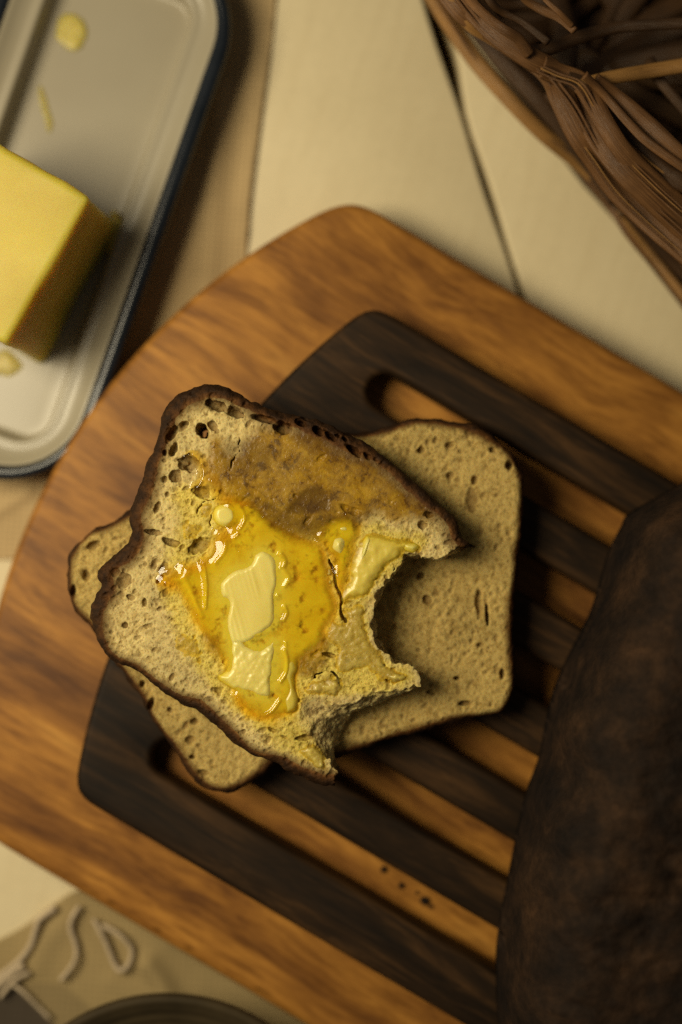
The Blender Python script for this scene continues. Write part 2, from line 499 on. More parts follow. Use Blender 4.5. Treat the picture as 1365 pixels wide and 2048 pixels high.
table = empty('tabletop', (0, 0, -0.02))
tag(table, kind='structure')
def gapx(k, y):    # k-th gap between planks as an image line
    return 853+560*k+0.325*y
for k in range(-3, 2):
    if k in (-3,): L0 = lambda y: gapx(-3, y)-600
    def edge(kk, side, ys):
        out = []
        for y in ys:
            w = 6.5
            if kk == 0:
                w += 20*max(0, min(1, (240-y)/130.0)) if side > 0 and y < 230 else 0
                w += 2.0*math.sin(y*0.021)
            out.append((gapx(kk, y)+side*w, y))
        return out
    ys = list(np.linspace(-260, 2320, 60))
    left = edge(k-1, +1, ys); right = edge(k, -1, ys)
    prism('plank', WL(left+right[::-1], 0), -0.018, 0.0, M_plank, table, bevel=0.0012, seg=2)
prism('underlay', WL([(-1800, -600), (3200, -600), (3200, 2700), (-1800, 2700)], 0), -0.024, -0.0185, M_gap, table)

# ------------------------------------------------------------------ large board and slotted tray
U = np.array([0.861, 0.508]); N_ = np.array([-0.508, 0.861])    # image axes along / across the boards
def board_outline(mid, half, sag, rc, length, z, tilt=0.0):
    """rounded end board: bowed short side at the left, long sides running off to the right"""
    R = (half*half+sag*sag)/(2*sag)
    pts = []
    pts.append((length, -half)); 
    pts2 = []
    ss = np.linspace(-half, half, 41)
    arc = [(-(sag-(R-math.sqrt(max(R*R-s*s, 0))))-tilt*max(s, 0)/half, s) for s in ss]
    loop = [(length, -half)]+arc+[(length, half)]
    # round the two corners of the bowed end
    out = []
    for i, p in enumerate(loop):
        out.append(np.array(p, float))
    P = np.array(out)
    def fillet(P, i, r):
        a, b, c = P[i-1], P[i], P[i+1]
        return P
    # corner rounding by smoothing a dense resample
    dense = []
    for i in range(len(P)-1):
        n = max(2, int(np.linalg.norm(P[i+1]-P[i])/6))
        for k in range(n): dense.append(P[i]+(P[i+1]-P[i])*k/n)
    dense.append(P[-1]); D = np.array(dense)
    w = int(rc/6)
    ker = np.ones(2*w+1)/(2*w+1)
    for _ in range(2):
        pad = np.vstack([np.repeat(D[:1], w, 0), D, np.repeat(D[-1:], w, 0)])
        D = np.stack([np.convolve(pad[:, k], ker, 'valid') for k in (0, 1)], 1)
    D = D[::3]
    return WL([mid+U*a+N_*b for a, b in D], z)

BZ0, BZ1 = 0.0034, 0.022
big = prism('board_body', board_outline(np.array([329., 1028.]), 740, 240, 45, 1700, BZ1), BZ0, BZ1, M_board, None, bevel=0.0035, seg=4)
board = empty('serving_board', (0, 0, BZ0)); child_of(big, board)
tag(board, 'large orange-brown wooden board with a bowed rounded end, under the dark slotted tray', 'cutting board')

TZ0, TZ1 = 0.0222, 0.0365
mid = np.array([452., 1102.])
holes = []
for s in (-437, -266, -96, 76, 246, 414):
    hw = 37
    pts = []
    for a in np.linspace(math.pi/2, 3*math.pi/2, 13): pts.append((78+hw+hw*math.cos(a), s+hw*math.sin(a)))
    for a in np.linspace(-math.pi/2, math.pi/2, 9): pts.append((1500+hw*math.cos(a), s+hw*math.sin(a)))
    holes.append(WL([mid+U*a+N_*b for a, b in pts], TZ1))
tb = prism('tray_body', board_outline(mid, 576, 120, 32, 1620, TZ1, 16), TZ0, TZ1, M_tray, None, bevel=0.0025, holes=holes, seg=4)
tray = empty('slotted_tray', (0, 0, TZ0)); child_of(tb, tray)
tag(tray, 'dark walnut bread board with six long slots, lying on the large board under the bread', 'bread board')

# ------------------------------------------------------------------ bread by volume
import openvdb
def volume_mesh(S, origin, vox):
    g = openvdb.FloatGrid(1.0)
    g.copyFromArray(np.ascontiguousarray(S, np.float32))
    p, q = g.convertToQuads(0.0)
    return p*vox+np.array(origin), q[:, ::-1]

def bread_slice(label, outline, z0, z1, vox, pores, mats, cuts=None, crust_w=0.0030, big=(), cracks=(), maps=None,
                und=0.0004, rough=0.00030, edge_noise=0.0009, close=None, cat='bread slice', group=None):
    zt = z1
    P = catmull(WL(outline, zt), 5)
    pad = 0.004
    x0, y0 = P.min(0)-pad; x1, y1 = P.max(0)+pad
    nx, ny = int((x1-x0)/vox), int((y1-y0)/vox)
    nz = int((z1-z0+0.0036)/vox); zz0 = z0-0.0012
    xs = x0+np.arange(nx)*vox; ys = y0+np.arange(ny)*vox; zs = zz0+np.arange(nz)*vox
    X, Y = np.meshgrid(xs, ys, indexing='ij')
    d2 = sdf_poly(X, Y, P)
    mm = 0.001/vox
    d2n = d2+edge_noise*fbm((nx, ny), 5*mm, 4, 0.6)
    cw = crust_w*(1+0.55*noise((nx, ny), 24*mm)+0.25*noise((nx, ny), 9*mm))
    crust = 1-sstep(0.15, 2.4, -(d2+0.0010*fbm((nx, ny), 6*mm, 4, 0.6))/cw)     # 1 at the rind
    top = z1+und*fbm((nx, ny), 22*mm, 3)-0.0006*sstep(-0.003, 0.0, d2)
    extra = np.zeros((nx, ny))
    if maps and 'sink' in maps:
        for poly, dep, w in maps['sink']:
            sd = sdf_poly(X, Y, WL(poly, zt))
            extra += dep*sstep(0, w, -sd)
    top = top-extra
    Z = zs[None, None, :].astype(np.float32)
    sh = (nx, ny, nz)
    n_f = (fbm(sh, 1.3*mm, 2, 0.6)*rough).astype(np.float32)
    inner = sstep(0.0, 0.0022, -d2)[:, :, None].astype(np.float32)
    side = d2n[:, :, None].astype(np.float32)+0.0004*noise(sh, 2.5*mm)
    tp = (Z-top[:, :, None].astype(np.float32))
    bt = (z0+0.0003-Z)
    # rounded rind edges
    rr = 0.0024
    a = np.maximum(side+rr, 0); b = np.maximum(np.maximum(tp, bt)+rr, 0)
    S = np.minimum(np.maximum(side+rr, np.maximum(tp, bt)+rr), 0)+np.sqrt(a*a+b*b)-rr
    calm = np.zeros((nx, ny))
    for poly, wd in (maps or {}).get('calm', []):
        calm = np.maximum(calm, sstep(-wd, wd, -sdf_poly(X, Y, WL(poly, zt))))
    n_f = n_f*(1-0.75*calm[:, :, None]).astype(np.float32)
    S = S+n_f*(0.35+0.65*inner)
    S = S.astype(np.float32)
    n_w = noise(sh, 1.5*mm).astype(np.float32)+0.35*noise(sh, 0.8*mm).astype(np.float32)
    pit = np.zeros((nx, ny), np.float32)
    torn = np.zeros((nx, ny), np.float32)
    if cuts is not None:
        bt_top = sdf_poly(X, Y, catmull(WL(cuts[0], zt), 4)); bt_bot = sdf_poly(X, Y, catmull(WL(cuts[1], zt), 4))
        tz = np.clip((Z-z0)/(z1-z0), 0, 1)
        tz = tz*tz
        bite = bt_top[:, :, None]*tz+bt_bot[:, :, None]*(1-tz)
        bite = bite.astype(np.float32)+0.0010*noise(sh, 3.4*mm)+0.0006*noise(sh, 1.5*mm)+0.00035*noise(sh, 0.75*mm)
        S = np.maximum(S, -bite)
        torn = (1-sstep(0.0, 0.0025, bt_top)).astype(np.float32)
    def stamp(px, py, rx, ry, ang, dep, zc=None, soft=0.0, mark=1.0):
        """subtract one ellipsoidal pore"""
        nonlocal S
        cx, cy = px, py
        R = max(rx, ry)*1.35+3*vox
        i0, i1 = int((cx-R-x0)/vox), int((cx+R-x0)/vox)+1
        j0, j1 = int((cy-R-y0)/vox), int((cy+R-y0)/vox)+1
        i0, j0 = max(i0, 0), max(j0, 0); i1, j1 = min(i1, nx), min(j1, ny)
        if i1 <= i0+1 or j1 <= j0+1: return
        xx = (xs[i0:i1]-cx)[:, None]; yy = (ys[j0:j1]-cy)[None, :]
        c, s_ = math.cos(ang), math.sin(ang)
        u = (xx*c+yy*s_)/rx; v = (-xx*s_+yy*c)/ry
        ztp = float(top[min(max(int((cx-x0)/vox), 0), nx-1), min(max(int((cy-y0)/vox), 0), ny-1)])
        zc_ = ztp if zc is None else zc
        k0 = max(int((zc_-dep*1.1-zz0)/vox)-1, 0)
        k1 = min(nz, int((zc_+dep*1.1-zz0)/vox)+3)
        w = (zs[k0:k1]-zc_)/dep
        r = np.sqrt((u*u+v*v)[:, :, None]+(w*w)[None, None, :])
        e = (1-r+0.28*n_w[i0:i1, j0:j1, k0:k1])*min(rx, ry, dep)
        S[i0:i1, j0:j1, k0:k1] = np.maximum(S[i0:i1, j0:j1, k0:k1], e.astype(np.float32)+0.3*n_f[i0:i1, j0:j1, k0:k1])
        if mark > 0:
            m = np.clip((1.15-np.sqrt(u*u+v*v)+0.38*n_w[i0:i1, j0:j1, nz//2])*4, 0, 1)*mark
            pit[i0:i1, j0:j1] = np.maximum(pit[i0:i1, j0:j1], m.astype(np.float32))
    clos = np.zeros((nx, ny), np.float32)
    if close:
        for poly in close: clos = np.maximum(clos, sstep(-0.001, 0.001, -sdf_poly(X, Y, WL(poly, zt))).astype(np.float32))
    # random pores
    n, rlo, rhi, angm, elong = pores
    k = 0
    while k < n:
        cx, cy = RNG.uniform(x0, x1), RNG.uniform(y0, y1)
        i, j = int((cx-x0)/vox), int((cy-y0)/vox)
        i, j = min(i, nx-1), min(j, ny-1)
        if d2[i, j] > -0.0016: continue
        k += 1
        if clos[i, j] > 0.5 and RNG.random() < 0.9: continue
        r = rlo+(rhi-rlo)*RNG.random()**2.4
        el = 1+RNG.random()*elong
        an = angm+RNG.normal()*0.45
        dep = r*(0.45+0.6*RNG.random())
        zc = None if RNG.random() < 0.8 else RNG.uniform(z0+0.001, z1-0.002)
        stamp(cx, cy, r*el, r, an, dep, zc, mark=(min(1.0, 0.25+0.75*r/rhi) if zc is None else 0.0))
    if cuts is not None:       # open crumb on the torn wall
        for _ in range(900):
            i, j = RNG.integers(nx), RNG.integers(ny)
            if abs(bt_top[i, j]) < 0.004 and d2[i, j] < 0:
                r = RNG.uniform(0.0003, 0.0009)
                stamp(xs[i], ys[j], r*1.3, r, RNG.uniform(0, 3), r, RNG.uniform(z0, z1), mark=0.0)
    for (px, py, rx, ry, ang, dep) in big:
        c = W(px, py, zt)
        for q in range(3):
            o1 = RNG.normal(size=2)*0.28
            f = (1.0, 0.62, 0.5)[q]
            stamp(c[0]+(0 if q == 0 else o1[0]*MM(rx)), c[1]+(0 if q == 0 else o1[1]*MM(ry)), MM(rx)*f, MM(ry)*f, -math.radians(ang)+(0 if q == 0 else 0.5*o1[0]), dep*0.001*(1.0 if q == 0 else 0.8))
    for path, wpx, dep in cracks:
        L = WL(path, zt); L = catmull(L, 4, False)
        L = L+RNG.normal(size=L.shape)*0.00022
        dl = sdf_line(X, Y, L)-MM(wpx)*(0.6+0.5*noise((nx, ny), 1.5*mm))
        m = dl < 0.001
        ii, jj = np.nonzero(m)
        if len(ii):
            tpz = top[ii, jj][:, None]
            e = np.minimum(-dl[ii, jj][:, None], Z[0, 0][None, :]-(tpz-dep*0.001))
            S[ii, jj, :] = np.maximum(S[ii, jj, :], e.astype(np.float32))
            pit[ii, jj] = np.maximum(pit[ii, jj], np.clip(-dl[ii, jj]/0.0002, 0, 1)*0.9)
    S[0] = S[-1] = 0.001; S[:, 0] = S[:, -1] = 0.001; S[:, :, 0] = S[:, :, -1] = 0.001
    V, Q = volume_mesh(S, (x0, y0, zz0), vox)
    gx, gy = (V[:, 0]-x0)/vox, (V[:, 1]-y0)/vox
    cr = bil(crust, gx, gy)
    tp_v = bil(top, gx, gy)
    depth = tp_v-V[:, 2]
    at = {'crust': cr, 'pit': bil(pit, gx, gy)*sstep(0.0001, 0.0007, depth)*0.95}
    for nm in ('wet', 'buttery', 'patch', 'pool'):
        f = np.zeros((nx, ny))
        if maps and nm in maps:
            for poly, amt, w in maps[nm]:
                sd = sdf_poly(X, Y, catmull(WL(poly, zt), 4))+w*1.2*fbm((nx, ny), 5*mm, 4, 0.6)
                f = np.maximum(f, amt*sstep(-w, w, -sd))
        at[nm] = bil(f, gx, gy)*(1-sstep(0.002, 0.006, depth))
    root = empty('bread_slice', (float(P[:, 0].mean()), float(P[:, 1].mean()), z0))
    tag(root, label, cat, group)
    rind = (bil(d2+0.0007*fbm((nx, ny), 4*mm, 4, 0.6)+cw, gx, gy) > 0) 
    fr = rind[Q].sum(1) >= 3
    for nm, sel, mt in (('crust', fr, mats[1]), ('crumb', ~fr, mats[0])):
        Qs = Q[sel]; used = np.unique(Qs); rm = np.zeros(len(V), np.int64); rm[used] = np.arange(len(used))
        mesh_np(nm, V[used], rm[Qs], mt, root, True, {k_: v_[used] for k_, v_ in at.items()})
    return root, (lambda x, y: bil(top, (x-x0)/vox, (y-y0)/vox))

A_OUT = [(414,769),(444,772),(473,784),(502,801),(532,813),(561,825),(604,832),(648,845),(683,860),(712,876),(742,891),(771,914),(809,944),
 (830,964),(859,988),(888,1014),(912,1040),(923,1064),(935,1082),(980,1130),(960,1300),(900,1420),(800,1520),(720,1590),(664,1575),(649,1573),(618,1564),(580,1545),(546,1526),(515,1514),
 (485,1499),(454,1472),(424,1446),(393,1423),(359,1408),(332,1392),(310,1373),(275,1347),(230,1324),(210,1309),(195,1286),(184,1255),(180,1232),
 (183,1213),(192,1190),(202,1171),(191,1154),(203,1130),(222,1113),(243,1099),(256,1080),(259,1060),(258,1039),(264,1008),(274,983),(285,951),
 (297,916),(312,878),(322,848),(326,825),(344,801),(370,781)]
BITE_T = [(1100,1060),(960,1080),(926,1092),(903,1105),(876,1116),(847,1111),(818,1108),(803,1119),(794,1140),(783,1152),(771,1160),(762,1178),(753,1196),(747,1210),(743,1234),(747,1257),
 (747,1281),(759,1298),(771,1310),(793,1327),(824,1336),(843,1358),(824,1380),(789,1378),(758,1382),(725,1396),(692,1405),(643,1395),(608,1400),(603,1429),(617,1446),(620,1481),
 (639,1510),(660,1528),(672,1547),(666,1574),(700,1700),(1100,1650)]
BITE_B = [(1100,1075),(960,1092),(930,1100),(903,1108),(876,1118),(850,1116),(822,1114),(808,1125),(798,1142),(786,1156),(775,1168),(766,1184),(758,1200),(752,1214),(747,1236),(751,1259),
 (752,1281),(764,1298),(778,1312),(798,1330),(824,1340),(843,1358),(828,1384),(795,1396),(765,1410),(735,1424),(708,1440),(690,1458),(678,1480),(672,1500),(668,1515),(668,1525),
 (668,1530),(672,1538),(678,1549),(674,1576),(700,1700),(1100,1650)]
A_BIG = [(405,862,12,18,-20,16),(436,812,26,11,18,4.5),(470,824,20,11,30,4),(527,838,26,8,15,3.5),(565,856,21,14,10,5),(603,846,14,8,20,4),
 (636,862,15,8,45,4.5),(612,838,10,5,20,3),(662,872,16,6,45,3.5),(706,900,22,7,40,4),(690,878,9,5,40,3),(735,912,10,5,45,2.5),(344,868,9,21,28,4),(347,900,8,15,20,3.5),(367,851,14,8,-35,3),
 (426,851,12,9,20,2),(377,926,20,19,0,3.2),(352,953,12,14,10,2.6),(404,984,19,12,20,2.6),(304,1064,19,6,8,2.5),(342,1085,18,7,25,2.8),(396,1092,24,13,-30,2.6),
 (315,1015,6,14,25,1.8),(330,958,5,7,0,1.8),(335,988,5,6,0,1.6),(309,1127,6,14,20,1.8),(330,1140,10,16,10,1.4),(250,1160,16,18,0,1.6),(232,1145,10,10,0,1.3),(322,1158,6,12,40,2),
 (600,1255,5,19,12,2.2),(660,1310,15,5,10,2),(697,1322,8,4,0,2),(505,1395,22,4,8,1.5),(436,1381,10,6,20,1.4),(585,1400,18,5,5,1.6),(608,1476,20,6,-5,2.2),
 (568,1474,8,3,20,1.2),(545,1460,9,4,20,1.4),(528,1420,10,4,20,1.3),(860,1030,9,7,0,2),(845,1050,10,8,30,1.8),(700,1020,20,6,30,1.2),(766,1332,7,3,-20,2),(776,1362,7,3,40,2),
 (250,1250,7,7,0,1.4),(290,1205,5,9,0,1.3),(262,1195,9,6,30,1.3),(330,905,5,7,0,2)]
A_CR = [([(660,1118),(668,1140),(672,1165),(683,1195),(684,1225),(692,1245)],4.0,3.2),([(482,868),(478,885),(479,900),(468,918),(460,940)],1.6,2.0),
 ([(627,1356),(640,1346),(660,1343),(674,1350),(680,1370)],2.6,3.0),([(395,1025),(405,1005),(425,1000),(440,996)],1.4,1.6),([(418,1055),(424,1035),(432,1018)],1.4,1.6),
 ([(395,1035),(396,1020),(405,1008)],1.5,1.6),([(700,1085),(690,1110),(688,1130)],2.0,2.2),([(340,1235),(352,1243),(360,1236)],1.2,1.0)]
WET = [(432,882),(470,905),(520,862),(640,872),(720,912),(800,965),(850,1005),(872,1035),(830,1046),(770,1032),(715,1030),(680,1062),(620,1080),(560,1075),(500,1020),(450,985),(415,950),(420,915)]
WET2 = [(405,1268),(440,1265),(450,1310),(420,1300)]
WET3 = [(600,1310),(640,1270),(662,1290),(640,1340),(600,1350)]
BUT = [(350,985),(430,960),(560,1000),(700,1040),(800,1060),(850,1085),(790,1140),(745,1200),(745,1290),(830,1355),(760,1385),(620,1400),(610,1450),(655,1540),(560,1490),(440,1400),(370,1300),(330,1180),(350,1060)]
POOL = [(452,1000),(480,990),(512,1003),(545,1040),(600,1072),(640,1085),(655,1105),(660,1140),(664,1172),(676,1202),(672,1235),(655,1258),(645,1290),(612,1318),
 (600,1340),(596,1380),(598,1420),(575,1433),(540,1440),(500,1430),(472,1398),(455,1352),(434,1303),(408,1272),(390,1240),(370,1205),(348,1172),(318,1166),(350,1140),(395,1128),(422,1108),(430,1082),(452,1062),(436,1030)]
POOL2 = [(628,1072),(650,1045),(685,1030),(722,1045),(716,1085),(704,1130),(694,1170),(680,1195),(668,1172),(664,1135),(655,1105)]
ROMB = [(570,1030),(585,1000),(600,980),(628,974),(655,985),(664,1005),(660,1026),(620,1028)]
ROMB4 = [(495,998),(560,1022),(640,1030),(730,1022),(712,1052),(640,1068),(560,1062),(505,1030)]
ROMB5 = [(470,880),(540,900),(520,940),(470,950),(440,915)]
ROMB2 = [(518,1010),(530,1000),(552,1010),(548,1022),(520,1020)]
ROMB3 = [(590,1052),(612,1044),(620,1052),(600,1062)]
AZ0, AZ1 = 0.0512, 0.0665
sliceA, topA = bread_slice('bitten slice of white bread on top, spread with melting butter and honey', A_OUT, AZ0, AZ1, 0.00031,
    (3200, 0.00025, 0.0009, math.radians(35), 1.1), (M_crumbA, M_crust), (BITE_T, BITE_B), 0.0034, A_BIG, A_CR,
    {'calm': [(WET, 0.002), (POOL, 0.004), (POOL2, 0.003)], 'wet': [(WET, 1.0, 0.0028), (WET2, 0.8, 0.0016), (WET3, 0.85, 0.0016), (ROMB, 1, 0.0012)], 'buttery': [(BUT, 1.0, 0.003)], 'pool': [(POOL, 1.0, 0.0030), (POOL2, 0.8, 0.0030)],
     'patch': [(ROMB, 0.7, 0.0014), (ROMB2, 0.6, 0.0014), (ROMB3, 0.6, 0.0014), (ROMB4, 0.5, 0.0026), (ROMB5, 0.4, 0.002)],
     'sink': [(POOL, 0.0006, 0.003), (ROMB, 0.0003, 0.002)]}, close=[POOL, WET])

B_OUT = [(600,900),(640,870),(736,862),(790,848),(818,838),(853,835),(897,842),(960,853),(1000,880),(1025,905),(1042,935),(1048,970),(1049,1012),(1046,1060),(1038,1124),
 (1030,1236),(1033,1348),(1026,1390),(1006,1424),(970,1434),(920,1442),(824,1470),(771,1484),(692,1512),(650,1520),(615,1500),(598,1450),(590,1200)]
sliceB, _ = bread_slice('plain slice of white bread at the right, lying under the bite of the honeyed slice', B_OUT, 0.0366, 0.0506, 0.00052,
    (2600, 0.00038, 0.00085, math.radians(70), 1.3), (M_crumb, M_crust), None, 0.0019,
    [(1019,930,9,11,0,4),(1005,1348,6,11,0,4),(975,1230,4,24,-3,4),(958,1205,7,30,0,2),(800,1330,8,5,0,3),(914,1357,7,5,0,3),(945,1000,14,22,0,1.2),(855,1200,11,8,30,2.5),(840,1152,9,7,0,2.5),(900,890,9,6,0,2),(842,900,9,7,0,2.5),
     (900,950,9,8,0,2),(930,1407,14,5,-8,3),(860,1385,9,6,0,2.5),(950,960,7,9,0,2),(985,900,6,6,0,3),(960,1290,6,6,0,2),(850,1100,9,9,0,2)], und=0.0005, rough=0.00025)
C_OUT = [(160,1078),(178,1062),(209,1049),(239,1032),(262,1020),(330,1010),(520,1100),(570,1250),(580,1420),(560,1510),(540,1541),(523,1555),(485,1578),(447,1588),(409,1578),(382,1555),(363,1529),(344,1498),
 (321,1467),(298,1436),(279,1398),(256,1363),(228,1326),(200,1285),(172,1252),(148,1226),(134,1190),(131,1150),(137,1110)]
sliceC, _ = bread_slice('plain slice of white bread at the lower left, mostly covered by the honeyed slice', C_OUT, 0.0366, 0.0506, 0.00052,
    (1500, 0.00038, 0.00085, math.radians(55), 1.3), (M_crumb, M_crust), None, 0.0019,
    [(146,1185,7,16,15,4),(172,1150,9,12,0,2.5),(188,1090,16,9,-30,3),(285,1368,6,9,0,3),(302,1410,7,14,20,3.5),(390,1443,9,7,0,2.5),(380,1480,10,8,0,1.6),(385,1515,8,5,0,2.5),(408,1545,12,5,10,2),(340,1420,6,6,0,2)], und=0.0005, rough=0.00025)

# ------------------------------------------------------------------ butter and honey on the bitten slice
def snap(X, Y, sd, vox):
    gx, gy = np.gradient(sd, vox)
    L = gx*gx+gy*gy+1e-9
    m = (sd > -0.45*vox) & (L > 0.2)
    k = np.where(m, sd/L, 0)
    return X-gx*k, Y-gy*k

def grid_shell(name, polys, zt, vox, height, mat, parent, thick_attr=None, floor=None, attrs_fn=None, ztop_fn=None):
    """closed lens-like body: height(X,Y)->(mask distance (neg inside), height above base)"""
    P = np.vstack(polys); pad = 0.0015
    x0, y0 = P.min(0)-pad; x1, y1 = P.max(0)+pad
    nx, ny = int((x1-x0)/vox)+1, int((y1-y0)/vox)+1
    X, Y = np.meshgrid(x0+np.arange(nx)*vox, y0+np.arange(ny)*vox, indexing='ij')
    res = height(X, Y, vox); sd, h = res[:2]
    base = ztop_fn(X, Y) if ztop_fn else np.full(X.shape, zt)
    ins = sd < vox*0.6
    idx = -np.ones(X.shape, int)
    cell = ins[:-1, :-1] & ins[1:, :-1] & ins[:-1, 1:] & ins[1:, 1:]
    use = np.zeros(X.shape, bool)
    use[:-1, :-1] |= cell; use[1:, :-1] |= cell; use[:-1, 1:] |= cell; use[1:, 1:] |= cell
    idx[use] = np.arange(use.sum()); n = int(use.sum())
    if n == 0: return None
    X, Y = snap(X, Y, sd, vox)
    Vt = np.stack([X[use], Y[use], base[use]+h[use]], 1)
    ii, jj = np.nonzero(cell)
    F = np.stack([idx[ii, jj], idx[ii+1, jj], idx[ii+1, jj+1], idx[ii, jj+1]], 1)
    at = {'thick': np.clip(h[use]/0.002, 0, 1)}
    if len(res) > 2: at['op'] = res[2][use]; at['lemon'] = res[3][use]
    return mesh_np(name, Vt, F, mat, parent, True, at)

def lens(poly_px, t, w, wob=0.0, lump=0.0, lump_cell=0.003, grooves=None, sink=0.0004):
    P = catmull(WL(poly_px, AZ1), 5)
    def f(X, Y, vox):
        sd = sdf_poly(X, Y, P)
        mm = 0.001/vox
        if wob: sd = sd+wob*fbm(X.shape, 3*mm, 3, 0.6)
        q = np.clip(-sd/w, 0, 1)
        h = -sink+(t+sink)*(0.35*np.sqrt(1-(1-q)**2)+0.65*q*q*(3-2*q))
        if lump: h = h+lump*fbm(X.shape, lump_cell/vox, 3, 0.55)*q
        if grooves:
            gx, gy, per, dep = grooves
            s = (X*gx+Y*gy)/per
            tab = np.convolve(RNG.random(4000), [.25, .5, .25], 'same'); h = h-dep*np.interp((s-s.min()), np.arange(4000), tab)*np.clip(noise(X.shape, 9*mm)+0.5, 0, 1)*q
        return sd, h
    return P, f
smooth_top = lambda X, Y: np.full(X.shape, AZ1)
VX = 0.00033
def pat(poly, t, w, name='butter_pat', mat=None, **kw):
    P, f = lens(poly, t, w*1.7, **kw)
    return grid_shell(name, [P], AZ1, VX, f, mat or M_pat, sliceA, ztop_fn=topA if name == 'butter_smear' else smooth_top)
PAT1 = [(508,1104),(530,1096),(552,1108),(562,1136),(562,1171),(557,1194),(556,1245),(535,1268),(500,1290),(464,1296),(452,1275),(448,1240),(452,1206),(441,1200),(434,1180),(437,1160),(460,1139),(480,1130),(497,1124)]
PAT2 = [(456,1276),(480,1270),(500,1284),(520,1292),(535,1280),(556,1274),(556,1317),(551,1352),(549,1388),(539,1399),(521,1399),(492,1388),(474,1383),(444,1366),(434,1350),(452,1338),(457,1317)]
pat(PAT1, 0.0017, 0.0016, wob=0.00035, grooves=(0.96, 0.27, 0.00042, 0.00030))
pat(PAT2, 0.0016, 0.0017, lump=0.0004, lump_cell=0.0020, wob=0.0004)
pat([(430,1012),(452,1004),(472,1014),(478,1035),(468,1052),(448,1057),(430,1048),(424,1030)], 0.0013, 0.0014)
pat([(662,1070),(685,1064),(700,1078),(698,1100),(686,1116),(668,1112),(655,1096)], 0.0026, 0.0030)
pat([(668,1050),(690,1042),(705,1052),(700,1070),(676,1070)], 0.0016, 0.0020)
pat([(727,1072),(745,1066),(788,1072),(811,1075),(836,1083),(845,1091),(841,1104),(816,1101),(799,1120),(783,1131),(766,1148),(755,1163),(740,1190),(727,1200),(705,1200),(684,1208),(682,1186),(696,1158),(699,1136),(712,1095)],
    0.0014, 0.0024, wob=0.0006, lump=0.0007, lump_cell=0.0045, mat=M_yel)
pat([(735,1070),(748,1078),(744,1100),(732,1125),(722,1140),(712,1136),(716,1108),(724,1082)], 0.0034, 0.0026, lump=0.0003)
pat([(806,1084),(830,1084),(840,1094),(828,1106),(808,1100)], 0.0030, 0.0026)
pat(mat=M_yel, poly=[(565,1320),(590,1313),(600,1335),(594,1360),(602,1400),(594,1424),(570,1430),(560,1400),(570,1376),(560,1350)], t=0.0013, w=0.0016, wob=0.0002)
SM = [([(690,1215),(725,1210),(735,1250),(745,1285),(790,1338),(812,1362),(770,1366),(730,1340),(690,1352),(668,1340),(672,1300),(655,1285),(650,1262),(665,1235),(685,1244)], 0.0008, 0.0014),
      ([(606,1378),(640,1358),(670,1350),(690,1368),(674,1390),(630,1392)], 0.0012, 0.0018),
      ([(770,1345),(800,1343),(818,1352),(805,1364),(775,1360)], 0.0013, 0.0012),
      ([(600,1500),(625,1490),(648,1512),(655,1535),(640,1540),(615,1520)], 0.0010, 0.0012),
      ([(358,1050),(395,1040),(410,1062),(395,1085),(365,1078)], 0.0004, 0.0020),
      ([(345,1265),(385,1262),(410,1290),(405,1330),(370,1320),(345,1295)], 0.0004, 0.0022),
      ([(400,1010),(428,1000),(430,1030),(412,1045),(395,1035)], 0.0005, 0.0016),
      ([(655,1135),(664,1138),(663,1150),(655,1150)], 0.0014, 0.0010),([(657,1156),(666,1158),(665,1168),(658,1168)], 0.0013, 0.0009)]
for poly, t_, w_ in SM:
    pat(poly, t_, w_, name='butter_smear', mat=M_thin, wob=0.0014, lump=0.00035, lump_cell=0.0019, sink=0.0005)

# honey: a thin pool plus thicker beads of the drizzle
RIDGES = [([(386,908),(402,925),(410,945),(404,965),(396,975)], 9), ([(425,962),(434,978),(442,996)], 10), ([(446,998),(470,1003),(484,1018),(490,1040),(480,1058)], 9),
 ([(441,1068),(452,1085),(448,1105),(432,1125)], 12), ([(470,1076),(478,1068)], 7),
 ([(334,1165),(352,1162),(368,1156),(376,1142)], 17), ([(372,1162),(382,1180),(392,1205),(404,1232)], 14), ([(408,1125),(412,1150),(414,1180),(412,1215)], 9),
 ([(562,1108),(570,1122),(567,1134)], 11), ([(570,1142),(578,1156),(570,1172)], 12), ([(570,1212),(574,1226),(568,1240)], 10),
 ([(572,1284),(573,1292)], 7), ([(570,1300),(575,1320),(573,1345),(562,1362)], 10), ([(476,1394),(488,1412),(506,1426),(528,1430),(546,1420),(560,1400)], 9), ([(505,1268),(520,1268)], 9), ([(556,1190),(557,1191)], 7)]
RL = [(catmull(WL(p, AZ1), 4, False), MM(w*0.85), (0.52 if w < 11.5 else 0.36)) for p, w in RIDGES]
PP = catmull(WL(POOL, AZ1), 5); PP2 = catmull(WL(POOL2, AZ1), 5)
